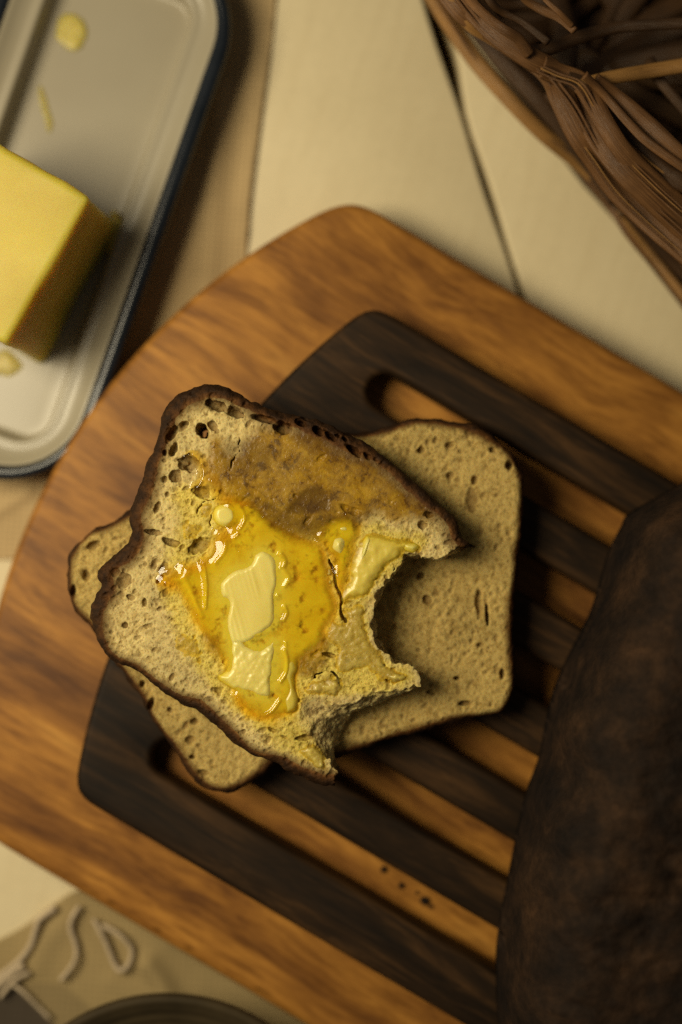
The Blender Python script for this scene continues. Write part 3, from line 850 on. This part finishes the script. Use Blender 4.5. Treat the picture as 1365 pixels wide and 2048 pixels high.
def honey_h(X, Y, vox):
    mm = 0.001/vox
    sd = np.minimum(sdf_poly(X, Y, PP), sdf_poly(X, Y, PP2))+0.0005*fbm(X.shape, 4*mm, 3)
    q = np.clip(-sd/0.0030, 0, 1)
    pool = -0.0006+0.0016*np.sqrt(1-(1-q)**2)+0.00012*noise(X.shape, 7*mm)*q
    h = np.where(sd < 0, pool, -0.0006)
    sdm = sd.copy()
    def smax(p, q, k):
        m = np.clip(0.5+0.5*(q-p)/k, 0, 1)
        return p*(1-m)+q*m+k*m*(1-m)
    wob = noise(X.shape, 3*mm)
    for L, r, hf in RL:
        dl = sdf_line(X, Y, L)*(1+0.18*wob)
        wide = r*2.3
        b = np.clip(1-(dl/wide)**2, 0, 1)
        skirt = np.where(dl < wide, -0.0006+0.0017*b, -0.0006)
        core = -0.0006+(0.0015+r*hf)*np.exp(-(dl/(r*1.15))**2)
        h = smax(h, np.maximum(skirt, core), 0.0006)
        sdm = np.minimum(sdm, dl-wide)
    op = 0.9*sstep(-0.0002, 0.0040, -sd+0.0009*fbm(X.shape, 3*mm, 4, 0.6))*sstep(-0.75, -0.1, fbm(X.shape, 3.5*mm, 4, 0.6)-0.2*sstep(0.0, 0.006, Y-W(0, 1090, AZ1)[1]))
    dp = np.minimum(sdf_poly(X, Y, catmull(WL(PAT1, AZ1), 4)), sdf_poly(X, Y, catmull(WL(PAT2, AZ1), 4)))
    dp = dp+0.0012*fbm(X.shape, 4*mm, 3)
    return sdm, h, op, np.exp(-np.maximum(dp, 0)/0.0022)
grid_shell('honey', [PP, PP2]+[L for L, r, hf in RL], AZ1, 0.00022, honey_h, M_honey, sliceA, ztop_fn=smooth_top)
def bubble(px, py, r):
    bm = bmesh.new(); bmesh.ops.create_uvsphere(bm, u_segments=16, v_segments=10, radius=r)
    me = bpy.data.meshes.new('honey_bubble'); bm.to_mesh(me); bm.free()
    me.polygons.foreach_set('use_smooth', np.ones(len(me.polygons), bool)); me.materials.append(M_honey)
    x, y = W(px, py, AZ1)
    o = bpy.data.objects.new('honey_bubble', me); COL.objects.link(o); o.location = (x, y, AZ1+0.0011); child_of(o, sliceA)
for b in [(555,1191,0.0010), (495,1011,0.0005), (527,1033,0.0005), (693,1029,0.0012), (741,1190,0.0005), (480,1103,0.0004), (396,1229,0.0005)]: bubble(*b)

# ------------------------------------------------------------------ dark loaf at the lower right
def height_body(name, poly, hz, base, vox, mat, parent=None, attrs=None):
    P = poly
    x0, y0 = P.min(0)-vox*2; x1, y1 = P.max(0)+vox*2
    nx, ny = int((x1-x0)/vox)+1, int((y1-y0)/vox)+1
    X, Y = np.meshgrid(x0+np.arange(nx)*vox, y0+np.arange(ny)*vox, indexing='ij')
    sd = sdf_poly(X, Y, P)
    Z = hz(X, Y, sd, vox)
    ins = sd < vox*1.0
    cell = ins[:-1, :-1] & ins[1:, :-1] & ins[:-1, 1:] & ins[1:, 1:]
    idx = -np.ones(X.shape, int); use = np.zeros(X.shape, bool)
    use[:-1, :-1] |= cell; use[1:, :-1] |= cell; use[:-1, 1:] |= cell; use[1:, 1:] |= cell
    idx[use] = np.arange(use.sum()); n = int(use.sum())
    Xs, Ys = snap(X, Y, sd, vox)
    top = np.stack([Xs[use], Ys[use], Z[use]], 1); bot = top.copy(); bot[:, 2] = base
    ii, jj = np.nonzero(cell)
    F = np.stack([idx[ii, jj], idx[ii+1, jj], idx[ii+1, jj+1], idx[ii, jj+1]], 1)
    E = np.concatenate([F[:, [0, 1]], F[:, [1, 2]], F[:, [2, 3]], F[:, [3, 0]]])
    key = E.min(1)*(n+1)+E.max(1)
    u, inv, cnt = np.unique(key, return_inverse=True, return_counts=True)
    B = E[cnt[inv] == 1]
    side = np.stack([B[:, 1], B[:, 0], B[:, 0]+n, B[:, 1]+n], 1)
    Fall = np.concatenate([F, side, F[:, ::-1]+n])
    at = None
    if attrs: at = {k: np.concatenate([v(X, Y, sd)[use]]*2) for k, v in attrs.items()}
    return mesh_np(name, np.concatenate([top, bot]), Fall, mat, parent, True, at)

LOAF = [(1258,1052),(1266,1034),(1290,1016),(1365,975),(1500,900),(1700,900),(1800,1100),(1820,1400),(1800,1800),(1760,2150),(1650,2300),(1450,2360),(1200,2330),(1060,2240),(1010,2100),(1000,1964),(1005,1880),(1024,1779),(1040,1695),
 (1062,1600),(1088,1527),(1103,1450),(1122,1380),(1150,1316),(1178,1262),(1200,1212),(1230,1110)]
LP_ = catmull(WL(LOAF, 0.050), 5)
def loaf_h(X, Y, sd, vox):
    mm = 0.001/vox
    q = np.clip(-(sd+0.002*fbm(X.shape, 16*mm, 3))/0.026, 0, 1)
    z = 0.0366+0.008+0.044*np.sqrt(1-(1-q)**2)
    rid = 1-np.abs(fbm(X.shape, [24*mm, 13*mm], 4, 0.6))*2.2
    z = z+(0.0022*fbm(X.shape, [22*mm, 12*mm], 4, 0.6)-0.0010*np.clip(rid, 0, 1)**3)*np.clip(-sd/0.006, 0.15, 1)
    return z
loaf = height_body('bread_loaf', LP_, loaf_h, 0.0367, 0.0012, M_loaf)
tag(loaf, 'dark brown crusty loaf out of focus at the lower right, resting on the slotted board', 'loaf')

# ------------------------------------------------------------------ cloths
def cloth_h(folds, z=0.0016, amp=0.0006, cell=30):
    def f(X, Y, sd, vox):
        mm = 0.001/vox
        h = np.full(X.shape, z)+amp*fbm(X.shape, cell*mm, 3)
        for path, w, a in folds:
            L = catmull(WL(path, 0), 4, False)
            h = h+a*np.exp(-(sdf_line(X, Y, L)/MM(w, 0))**2)
        return np.maximum(h, 0.0009)
    return f
CL1 = catmull(WL([(560,-120),(552,0),(540,120),(520,260),(502,400),(494,500),(470,700),(300,900),(150,1060),(70,1110),(20,1118),(-60,1116),(-240,1090),(-420,700),(-420,-60),(-100,-140)], 0), 5)
c1 = height_body('linen_cloth', CL1, cloth_h([([(440,180),(432,320),(425,470),(415,600)], 22, 0.0014), ([(520,120),(500,300),(488,470)], 18, 0.0007),
    ([(-30,1040),(20,1010),(60,985)], 14, 0.0015), ([(-20,980),(40,960),(120,900)], 24, 0.0010)], 0.0011, 0.0002), 0.0002, 0.0009, M_linen)
linen = empty('linen', (0, 0, 0.0002)); child_of(c1, linen); linen.name = 'kitchen_cloth'
tag(linen, 'beige linen cloth laid flat under the enamel butter dish', 'cloth')

CL2P = [(-200,1990),(-60,1900),(0,1878),(60,1845),(108,1808),(180,1780),(330,1840),(520,1960),(720,2080),(760,2200),(500,2330),(-100,2300)]
CL2 = catmull(WL(CL2P, 0), 5)
def stripe(X, Y, sd):
    P = WL([(-300,1900),(10,1950),(50,1985),(125,2060),(200,2200),(-300,2400)], 0)
    Q = WL([(0,1960),(130,1965),(185,2015),(260,2110),(160,2200),(60,2010)], 0)
    return np.maximum(sstep(-0.0004, 0.0004, -sdf_poly(X, Y, P)), 0.28*sstep(-0.0004, 0.0004, -sdf_poly(X, Y, Q)))
c2 = height_body('cloth_body', CL2, cloth_h([([(300,1925),(325,1960),(340,1990)], 22, 0.004), ([(130,1840),(90,1880),(70,1930)], 30, 0.0015),([(230,1960),(300,2010)], 20, 0.0010)], 0.0016, 0.0005), 0.0002, 0.0009, M_napkin, attrs={'stripe': stripe})
napkin = empty('napkin', (0, 0, 0.0002)); child_of(c2, napkin)
tag(napkin, 'beige napkin with a dark stripe and loose yarn loops, at the lower left corner', 'napkin')

def tube(name, pts3, rad, mat, parent=None, flat=1.0, sides=8, sub=6, twist=0.0, taper=0.0):
    P = catmull(np.array(pts3, float), sub, False); n = len(P)
    T = np.gradient(P, axis=0); T /= np.linalg.norm(T, axis=1)[:, None]+1e-12
    V = []; UVs = []
    up = np.array([0, 0, 1.0])
    ln = np.concatenate([[0], np.cumsum(np.linalg.norm(np.diff(P, axis=0), axis=1))])
    for i in range(n):
        s = np.cross(T[i], up); s /= np.linalg.norm(s)+1e-12
        b = np.cross(s, T[i])
        f = i/(n-1)
        r = rad*(1-taper*f)*(1+0.08*math.sin(7*f+rad*9e4))
        for k in range(sides):
            a = 2*math.pi*k/sides+twist*f
            V.append(P[i]+s*math.cos(a)*r+b*math.sin(a)*r*flat)
    F = []
    for i in range(n-1):
        for k in range(sides):
            k2 = (k+1) % sides
            F.append((i*sides+k, i*sides+k2, (i+1)*sides+k2, (i+1)*sides+k))
    F = [f[::-1] for f in F]
    F.append(tuple(range(sides))); F.append(tuple(range((n-1)*sides, n*sides))[::-1])
    o = mesh_np(name, V, F, mat, parent, True)
    me = o.data
    uv = me.uv_layers.new(name='UVMap')
    li = np.empty(len(me.loops), np.int32); me.loops.foreach_get('vertex_index', li)
    ring = li//sides; kk = li % sides
    co = np.stack([ln[ring]*20, kk/sides], 1).astype(np.float32)
    uv.data.foreach_set('uv', co.ravel())
    return o
def W3(px, py, z): x, y = W(px, py, z); return (x, y, z)
for path, r in [([(-30,1972),(10,1945),(40,1920),(62,1890),(72,1858),(80,1838),(112,1815)], 0.0012), ([(160,1812),(145,1835),(142,1860),(152,1890),(152,1915),(140,1938),(122,1960)], 0.0009),
    ([(188,1838),(200,1862),(214,1890),(228,1925),(238,1940),(252,1936),(263,1915),(262,1895),(248,1878),(228,1862),(205,1850)], 0.0009),
    ([(-20,1985),(20,1950),(48,1930)], 0.0014), ([(0,1995),(30,1960),(60,1945)], 0.0009), ([(20,1965),(48,1985),(75,2012),(100,2036)], 0.0007)]:
    tube('yarn', [W3(x, y, 0.0046+0.0006*math.sin(i*1.7)) for i, (x, y) in enumerate(path)], r, M_cord, napkin, flat=0.9)

# ------------------------------------------------------------------ round bowl at the bottom edge
def lathe(name, prof, cx, cy, mat, parent, seg=128):
    V = []; F = []
    for r, z in prof:
        for k in range(seg):
            a = 2*math.pi*k/seg; V.append((cx+r*math.cos(a), cy+r*math.sin(a), z))
    for i in range(len(prof)-1):
        for k in range(seg):
            k2 = (k+1) % seg
            F.append((i*seg+k, i*seg+k2, (i+1)*seg+k2, (i+1)*seg+k))
    return mesh_np(name, V, np.array(F), mat, parent, True)
bx, by = W(335, 2350, 0.03)
R0 = MM(365, 0.03)
bowl = empty('bowl', (bx, by, 0.003)); tag(bowl, 'dark brown ridged bowl cut by the bottom edge, on the striped napkin', 'bowl')
prof = [(R0*0.55, 0.0036), (R0*0.8, 0.012), (R0*0.96, 0.024), (R0, 0.030), (R0*0.995, 0.0325), (R0*0.975, 0.0335), (R0*0.95, 0.0325)]
rr_ = R0*0.95; z_ = 0.0325
for k in range(40):
    rr_ -= 0.0013; z_ -= 0.0009*(1-k/60)
    prof.append((rr_, z_+0.00045*math.sin(k*1.9)))
prof.append((0.0005, prof[-1][1]))
lathe('bowl_body', prof, bx, by, M_bowl, bowl)

# ------------------------------------------------------------------ enamel butter dish
DZ = 0.0195   # rim height
dcx, dcy = W(100, 393, DZ)
dish = empty('butter_dish', (dcx, dcy, 0.0022)); tag(dish, 'white enamel butter dish with a navy rim, standing on the beige cloth', 'butter dish')
ax = np.array([-0.3325, -0.943]); nx_ = np.array([0.943, -0.3325])     # world axes (y up): long, short
hl, hwd, hr = MM(565, DZ), MM(230, DZ), MM(185, DZ)
def rr_loop(inset, n=14, rmin=0.004):
    a, b = hl-inset, hwd-inset; r = max(hr-inset*1.45, rmin)
    if r > b: r = b*0.98
    pts = []
    for q, (sx, sy) in enumerate(((1, 1), (-1, 1), (-1, -1), (1, -1))):
        for k in range(n):
            t = math.pi/2*(q+k/(n-1))
            pts.append((sx*(a-r)+r*math.cos(t), sy*(b-r)+r*math.sin(t)))
    return [(dcx+ax[0]*u+nx_[0]*v, dcy+ax[1]*u+nx_[1]*v) for u, v in pts]
def loft(name, prof, mat, parent, cap=False, rmin=0.004):
    V = []; F = []; n = 56
    for ins, z in prof: V += [(x, y, z) for x, y in rr_loop(ins, 14, rmin)]
    for i in range(len(prof)-1):
        for k in range(n):
            k2 = (k+1) % n
            F.append((i*n+k, i*n+k2, (i+1)*n+k2, (i+1)*n+k))
    if cap: F.append(tuple(range((len(prof)-1)*n, len(prof)*n)))
    return mesh_np(name, V, [f[::-1] for f in F], mat, parent, True)
def smoothprof(pts, n=5):
    return [tuple(p) for p in catmull(np.array(pts, float), n, False)]
m_ = 0.001
body = smoothprof([(3.0*m_, DZ-0.0008), (5*m_, DZ-0.0012), (8*m_, DZ-0.0030), (11*m_, DZ-0.0040), (13.8*m_, DZ-0.0040), (15.0*m_, DZ-0.0052), (15.9*m_, DZ-0.0105), (16.8*m_, DZ-0.0124), (19*m_, DZ-0.0128), (24*m_, DZ-0.0128)])
loft('dish_body', body, M_enamel, dish, cap=True)
under = [(3.0*m_, DZ-0.0012), (9*m_, DZ-0.006), (14.5*m_, DZ-0.0095), (16*m_, DZ-0.0135), (18*m_, DZ-0.0150), (21*m_, 0.0040)]
loft('dish_underside', under, M_enamel, dish, cap=True)
rim = [(1.2*m_+3.1*m_*math.cos(a), DZ-0.0016+0.0024*math.sin(a)) for a in np.linspace(0, 2*math.pi, 17)]
loft('rim', [(r[0], r[1]) for r in rim], M_navy, dish)

FL = DZ-0.0128     # dish floor
def on_dish(poly, t, w, name='butter_smear'):
    P = catmull(WL(poly, FL), 5)
    def f(X, Y, vox):
        mm = 0.001/vox
        sd = sdf_poly(X, Y, P)+0.0007*fbm(X.shape, 3*mm, 3, 0.6); q = np.clip(-sd/w, 0, 1)
        return sd, 0.0001+t*np.sqrt(1-(1-q)**2)+0.0002*fbm(X.shape, 2*mm, 3)*q
    return grid_shell(name, [P], FL, 0.0005, f, M_dsmear, dish)
M_dsmear = mat_butter('butter_residue', (0.50, 0.40, 0.075), 0.4, 0.4, 300, thin=(0.50, 0.42, 0.12), melt=0.5)
on_dish([(118,40),(140,25),(168,42),(176,70),(160,98),(135,100),(115,82),(112,60)], 0.0009, 0.003)
on_dish([(78,170),(88,178),(98,215),(106,250),(98,266),(88,235),(80,200)], 0.0005, 0.0012)

# butter block: soft edged prism standing in the dish
BT = 0.062
def block():
    c = [np.array(p, float) for p in ((184, 394), (14, 692))]
    e1 = c[1]-c[0]; L = np.linalg.norm(e1); e1 /= L
    e2 = np.array([-0.869, -0.495]) if False else np.array([-e1[1], e1[0]])
    if e2[0] > 0: e2 = -e2
    WD = 300
    cor = [c[0], c[1], c[1]+e2*WD, c[0]+e2*WD]
    Pt = WL(cor, BT)
    cen = Pt.mean(0)
    bm = bmesh.new()
    lv = []
    for z, f in ((FL+0.0003, 1.035), (FL+0.004, 1.02), (FL+0.015, 1.004), (BT-0.012, 1.0), (BT, 1.0)):
        lv.append([bm.verts.new((cen[0]+(p[0]-cen[0])*f, cen[1]+(p[1]-cen[1])*f, z)) for p in Pt])
    for a, b in zip(lv[:-1], lv[1:]):
        for k in range(4): bm.faces.new((a[k], a[(k+1) % 4], b[(k+1) % 4], b[k]))
    bm.faces.new(lv[0][::-1]); bm.faces.new(lv[-1])
    bmesh.ops.recalc_face_normals(bm, faces=bm.faces)
    ed = [e for e in bm.edges if e.calc_face_angle(0) > 0.7]
    bmesh.ops.bevel(bm, geom=ed, offset=0.0028, segments=5, profile=0.6, affect='EDGES')
    bmesh.ops.triangulate(bm, faces=[f for f in bm.faces if len(f.verts) > 4])
    bmesh.ops.subdivide_edges(bm, edges=[e for e in bm.edges if e.calc_length() > 0.006], cuts=5, use_grid_fill=True)
    from mathutils import noise as mn
    bm.normal_update()
    for v in bm.verts:
        q = v.co*60
        v.co += v.normal*(0.0011*mn.noise(q)+0.0005*mn.noise(v.co*200))
    for f in bm.faces: f.smooth = True
    me = bpy.data.meshes.new('butter_block'); bm.to_mesh(me); bm.free(); me.materials.append(M_block)
    o = bpy.data.objects.new('butter_block', me); COL.objects.link(o)
    return o
blk = block(); tag(blk, 'tall cut block of yellow butter standing in the enamel dish', 'butter')
on_dish([(14,700),(40,722),(44,738),(28,750),(5,752),(-20,745),(-20,715)], 0.0008, 0.004)
on_dish([(150,520),(168,505),(176,520),(160,548)], 0.0012, 0.002)
cr = on_dish([(226,425),(250,440),(254,470),(240,505),(222,520),(214,480)], 0.0055, 0.003)

# ------------------------------------------------------------------ vine basket at the top right
basket = empty('vine_basket', (W(1400, 80, 0)[0], W(1400, 80, 0)[1], 0.0))
tag(basket, 'brown basket of twisted vines reaching in from the top right corner', 'basket')
ST = [ # path px, half width px, z, material, flatness
 ([(850,-40),(884,22),(952,122),(1026,207),(1089,270),(1150,318),(1190,348)], 17, 0.020, M_vine_tan, 0.5),
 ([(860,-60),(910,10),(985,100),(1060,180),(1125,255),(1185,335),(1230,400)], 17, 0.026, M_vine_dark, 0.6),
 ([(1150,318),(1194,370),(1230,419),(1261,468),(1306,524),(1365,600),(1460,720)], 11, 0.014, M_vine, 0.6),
 ([(1240,420),(1272,468),(1306,513),(1365,587),(1450,690)], 9, 0.020, M_vine_tan, 0.7),
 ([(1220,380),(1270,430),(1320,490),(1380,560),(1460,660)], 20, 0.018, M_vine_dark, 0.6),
 ([(870,-50),(934,41),(982,74),(1038,111),(1089,140),(1134,166),(1174,166),(1230,154),(1300,142),(1400,126)], 14, 0.050, M_vine_tan, 0.7),
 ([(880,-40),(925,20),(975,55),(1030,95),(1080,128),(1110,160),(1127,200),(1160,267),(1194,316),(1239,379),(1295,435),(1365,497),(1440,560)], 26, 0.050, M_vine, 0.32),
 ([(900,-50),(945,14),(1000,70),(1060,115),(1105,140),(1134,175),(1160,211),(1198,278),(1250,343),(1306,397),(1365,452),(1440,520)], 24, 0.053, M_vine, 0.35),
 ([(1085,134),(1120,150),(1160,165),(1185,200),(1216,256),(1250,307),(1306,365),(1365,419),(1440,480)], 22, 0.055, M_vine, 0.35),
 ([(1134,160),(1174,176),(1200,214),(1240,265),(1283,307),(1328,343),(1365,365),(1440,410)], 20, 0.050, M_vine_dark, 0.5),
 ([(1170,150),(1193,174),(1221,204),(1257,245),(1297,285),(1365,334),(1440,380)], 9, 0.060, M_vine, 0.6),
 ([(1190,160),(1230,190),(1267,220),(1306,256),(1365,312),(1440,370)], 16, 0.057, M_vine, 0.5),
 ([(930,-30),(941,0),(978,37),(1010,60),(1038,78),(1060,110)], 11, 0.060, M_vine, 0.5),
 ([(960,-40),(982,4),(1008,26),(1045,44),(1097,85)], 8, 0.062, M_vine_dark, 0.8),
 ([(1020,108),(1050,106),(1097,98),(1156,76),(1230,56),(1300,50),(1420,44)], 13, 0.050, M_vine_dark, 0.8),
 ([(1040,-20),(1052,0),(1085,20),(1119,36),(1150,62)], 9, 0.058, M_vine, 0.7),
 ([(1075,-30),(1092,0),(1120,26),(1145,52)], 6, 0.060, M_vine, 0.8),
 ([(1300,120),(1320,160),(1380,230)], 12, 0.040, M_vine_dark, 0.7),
]
for path, hw_, z, mt, fl in ST:
    n = len(path)
    tube('strand', [W3(x, y, z+0.003*math.sin(i*1.1+hw_)) for i, (x, y) in enumerate(path)], MM(hw_, z), mt, basket, flat=fl, sides=12, sub=7)
# finer fibres lying along the thick vines
for j in range(12):
    path, hw_, z, mt, fl = ST[[6, 7, 8, 6, 7, 8, 0, 8, 2, 9, 7, 6][j]]
    off = random.uniform(-0.7, 0.7)*hw_
    dx, dy = off*0.78, -off*0.62
    tube('strand', [W3(x+dx, y+dy, z+0.0012+MM(hw_, z)*fl*0.8) for i, (x, y) in enumerate(path)],
         MM(random.uniform(2.0, 4.0), z), random.choice([M_vine, M_vine, M_vine_tan]), basket, flat=0.5, sides=7, sub=6, taper=0.5)
# woven inside of the basket: broad dark vines fanning away from the rim knot
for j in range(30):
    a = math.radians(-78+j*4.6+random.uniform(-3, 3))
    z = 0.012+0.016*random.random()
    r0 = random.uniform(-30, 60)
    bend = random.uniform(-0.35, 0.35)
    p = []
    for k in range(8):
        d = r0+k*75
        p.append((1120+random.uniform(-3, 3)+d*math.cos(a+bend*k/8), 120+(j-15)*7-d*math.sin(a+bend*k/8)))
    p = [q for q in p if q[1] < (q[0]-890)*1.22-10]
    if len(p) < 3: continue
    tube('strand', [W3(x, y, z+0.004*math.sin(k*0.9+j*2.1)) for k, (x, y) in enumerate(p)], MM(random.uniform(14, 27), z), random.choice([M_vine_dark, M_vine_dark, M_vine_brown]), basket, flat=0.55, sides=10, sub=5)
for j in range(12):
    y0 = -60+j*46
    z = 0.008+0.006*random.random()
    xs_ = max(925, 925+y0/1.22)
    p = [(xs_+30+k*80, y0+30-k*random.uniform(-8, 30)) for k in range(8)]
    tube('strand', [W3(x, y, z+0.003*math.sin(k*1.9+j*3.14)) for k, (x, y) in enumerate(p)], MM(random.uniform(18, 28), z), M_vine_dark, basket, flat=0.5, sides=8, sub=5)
prism('basket_base', WL([(905,10),(975,110),(1075,240),(1170,365),(1275,480),(1480,700),(1700,600),(1700,-200),(880,-200)], 0.006), 0.0006, 0.006, M_vine_dark, basket, bevel=0.0008, seg=2)

# ------------------------------------------------------------------ loose crumbs
def crumb(px, py, z, r, mat, label, group):
    bm = bmesh.new(); bmesh.ops.create_icosphere(bm, subdivisions=2, radius=r)
    for v in bm.verts: v.co *= random.uniform(0.7, 1.2)
    for v in bm.verts: v.co.z *= 0.6
    me = bpy.data.meshes.new('bread_crumb'); bm.to_mesh(me); bm.free(); me.materials.append(mat)
    o = bpy.data.objects.new('bread_crumb', me); COL.objects.link(o)
    x, y = W(px, py, z); o.location = (x, y, z+r*0.5); o.rotation_euler.z = random.uniform(0, 6)
    tag(o, label, 'crumb', group)
for px_, py_, r_, lb in [
    (768, 1738, 0.0012, 'dark crust crumb in the lowest slot, nearest to the bread and leftmost of its row'),
    (803, 1770, 0.0011, 'dark crust crumb in the lowest slot, alone halfway between the leftmost and the largest crumb'),
    (850, 1800, 0.0016, 'largest dark crust crumb in the lowest slot of the walnut board'),
    (862, 1812, 0.0008, 'small dark crumb touching the lower right side of the largest crumb'),
    (835, 1785, 0.0007, 'tiny dark crumb just above and left of the largest crumb')]:
    crumb(px_, py_, BZ1, r_, M_loaf, lb, 'dark crumbs in the lowest slot')
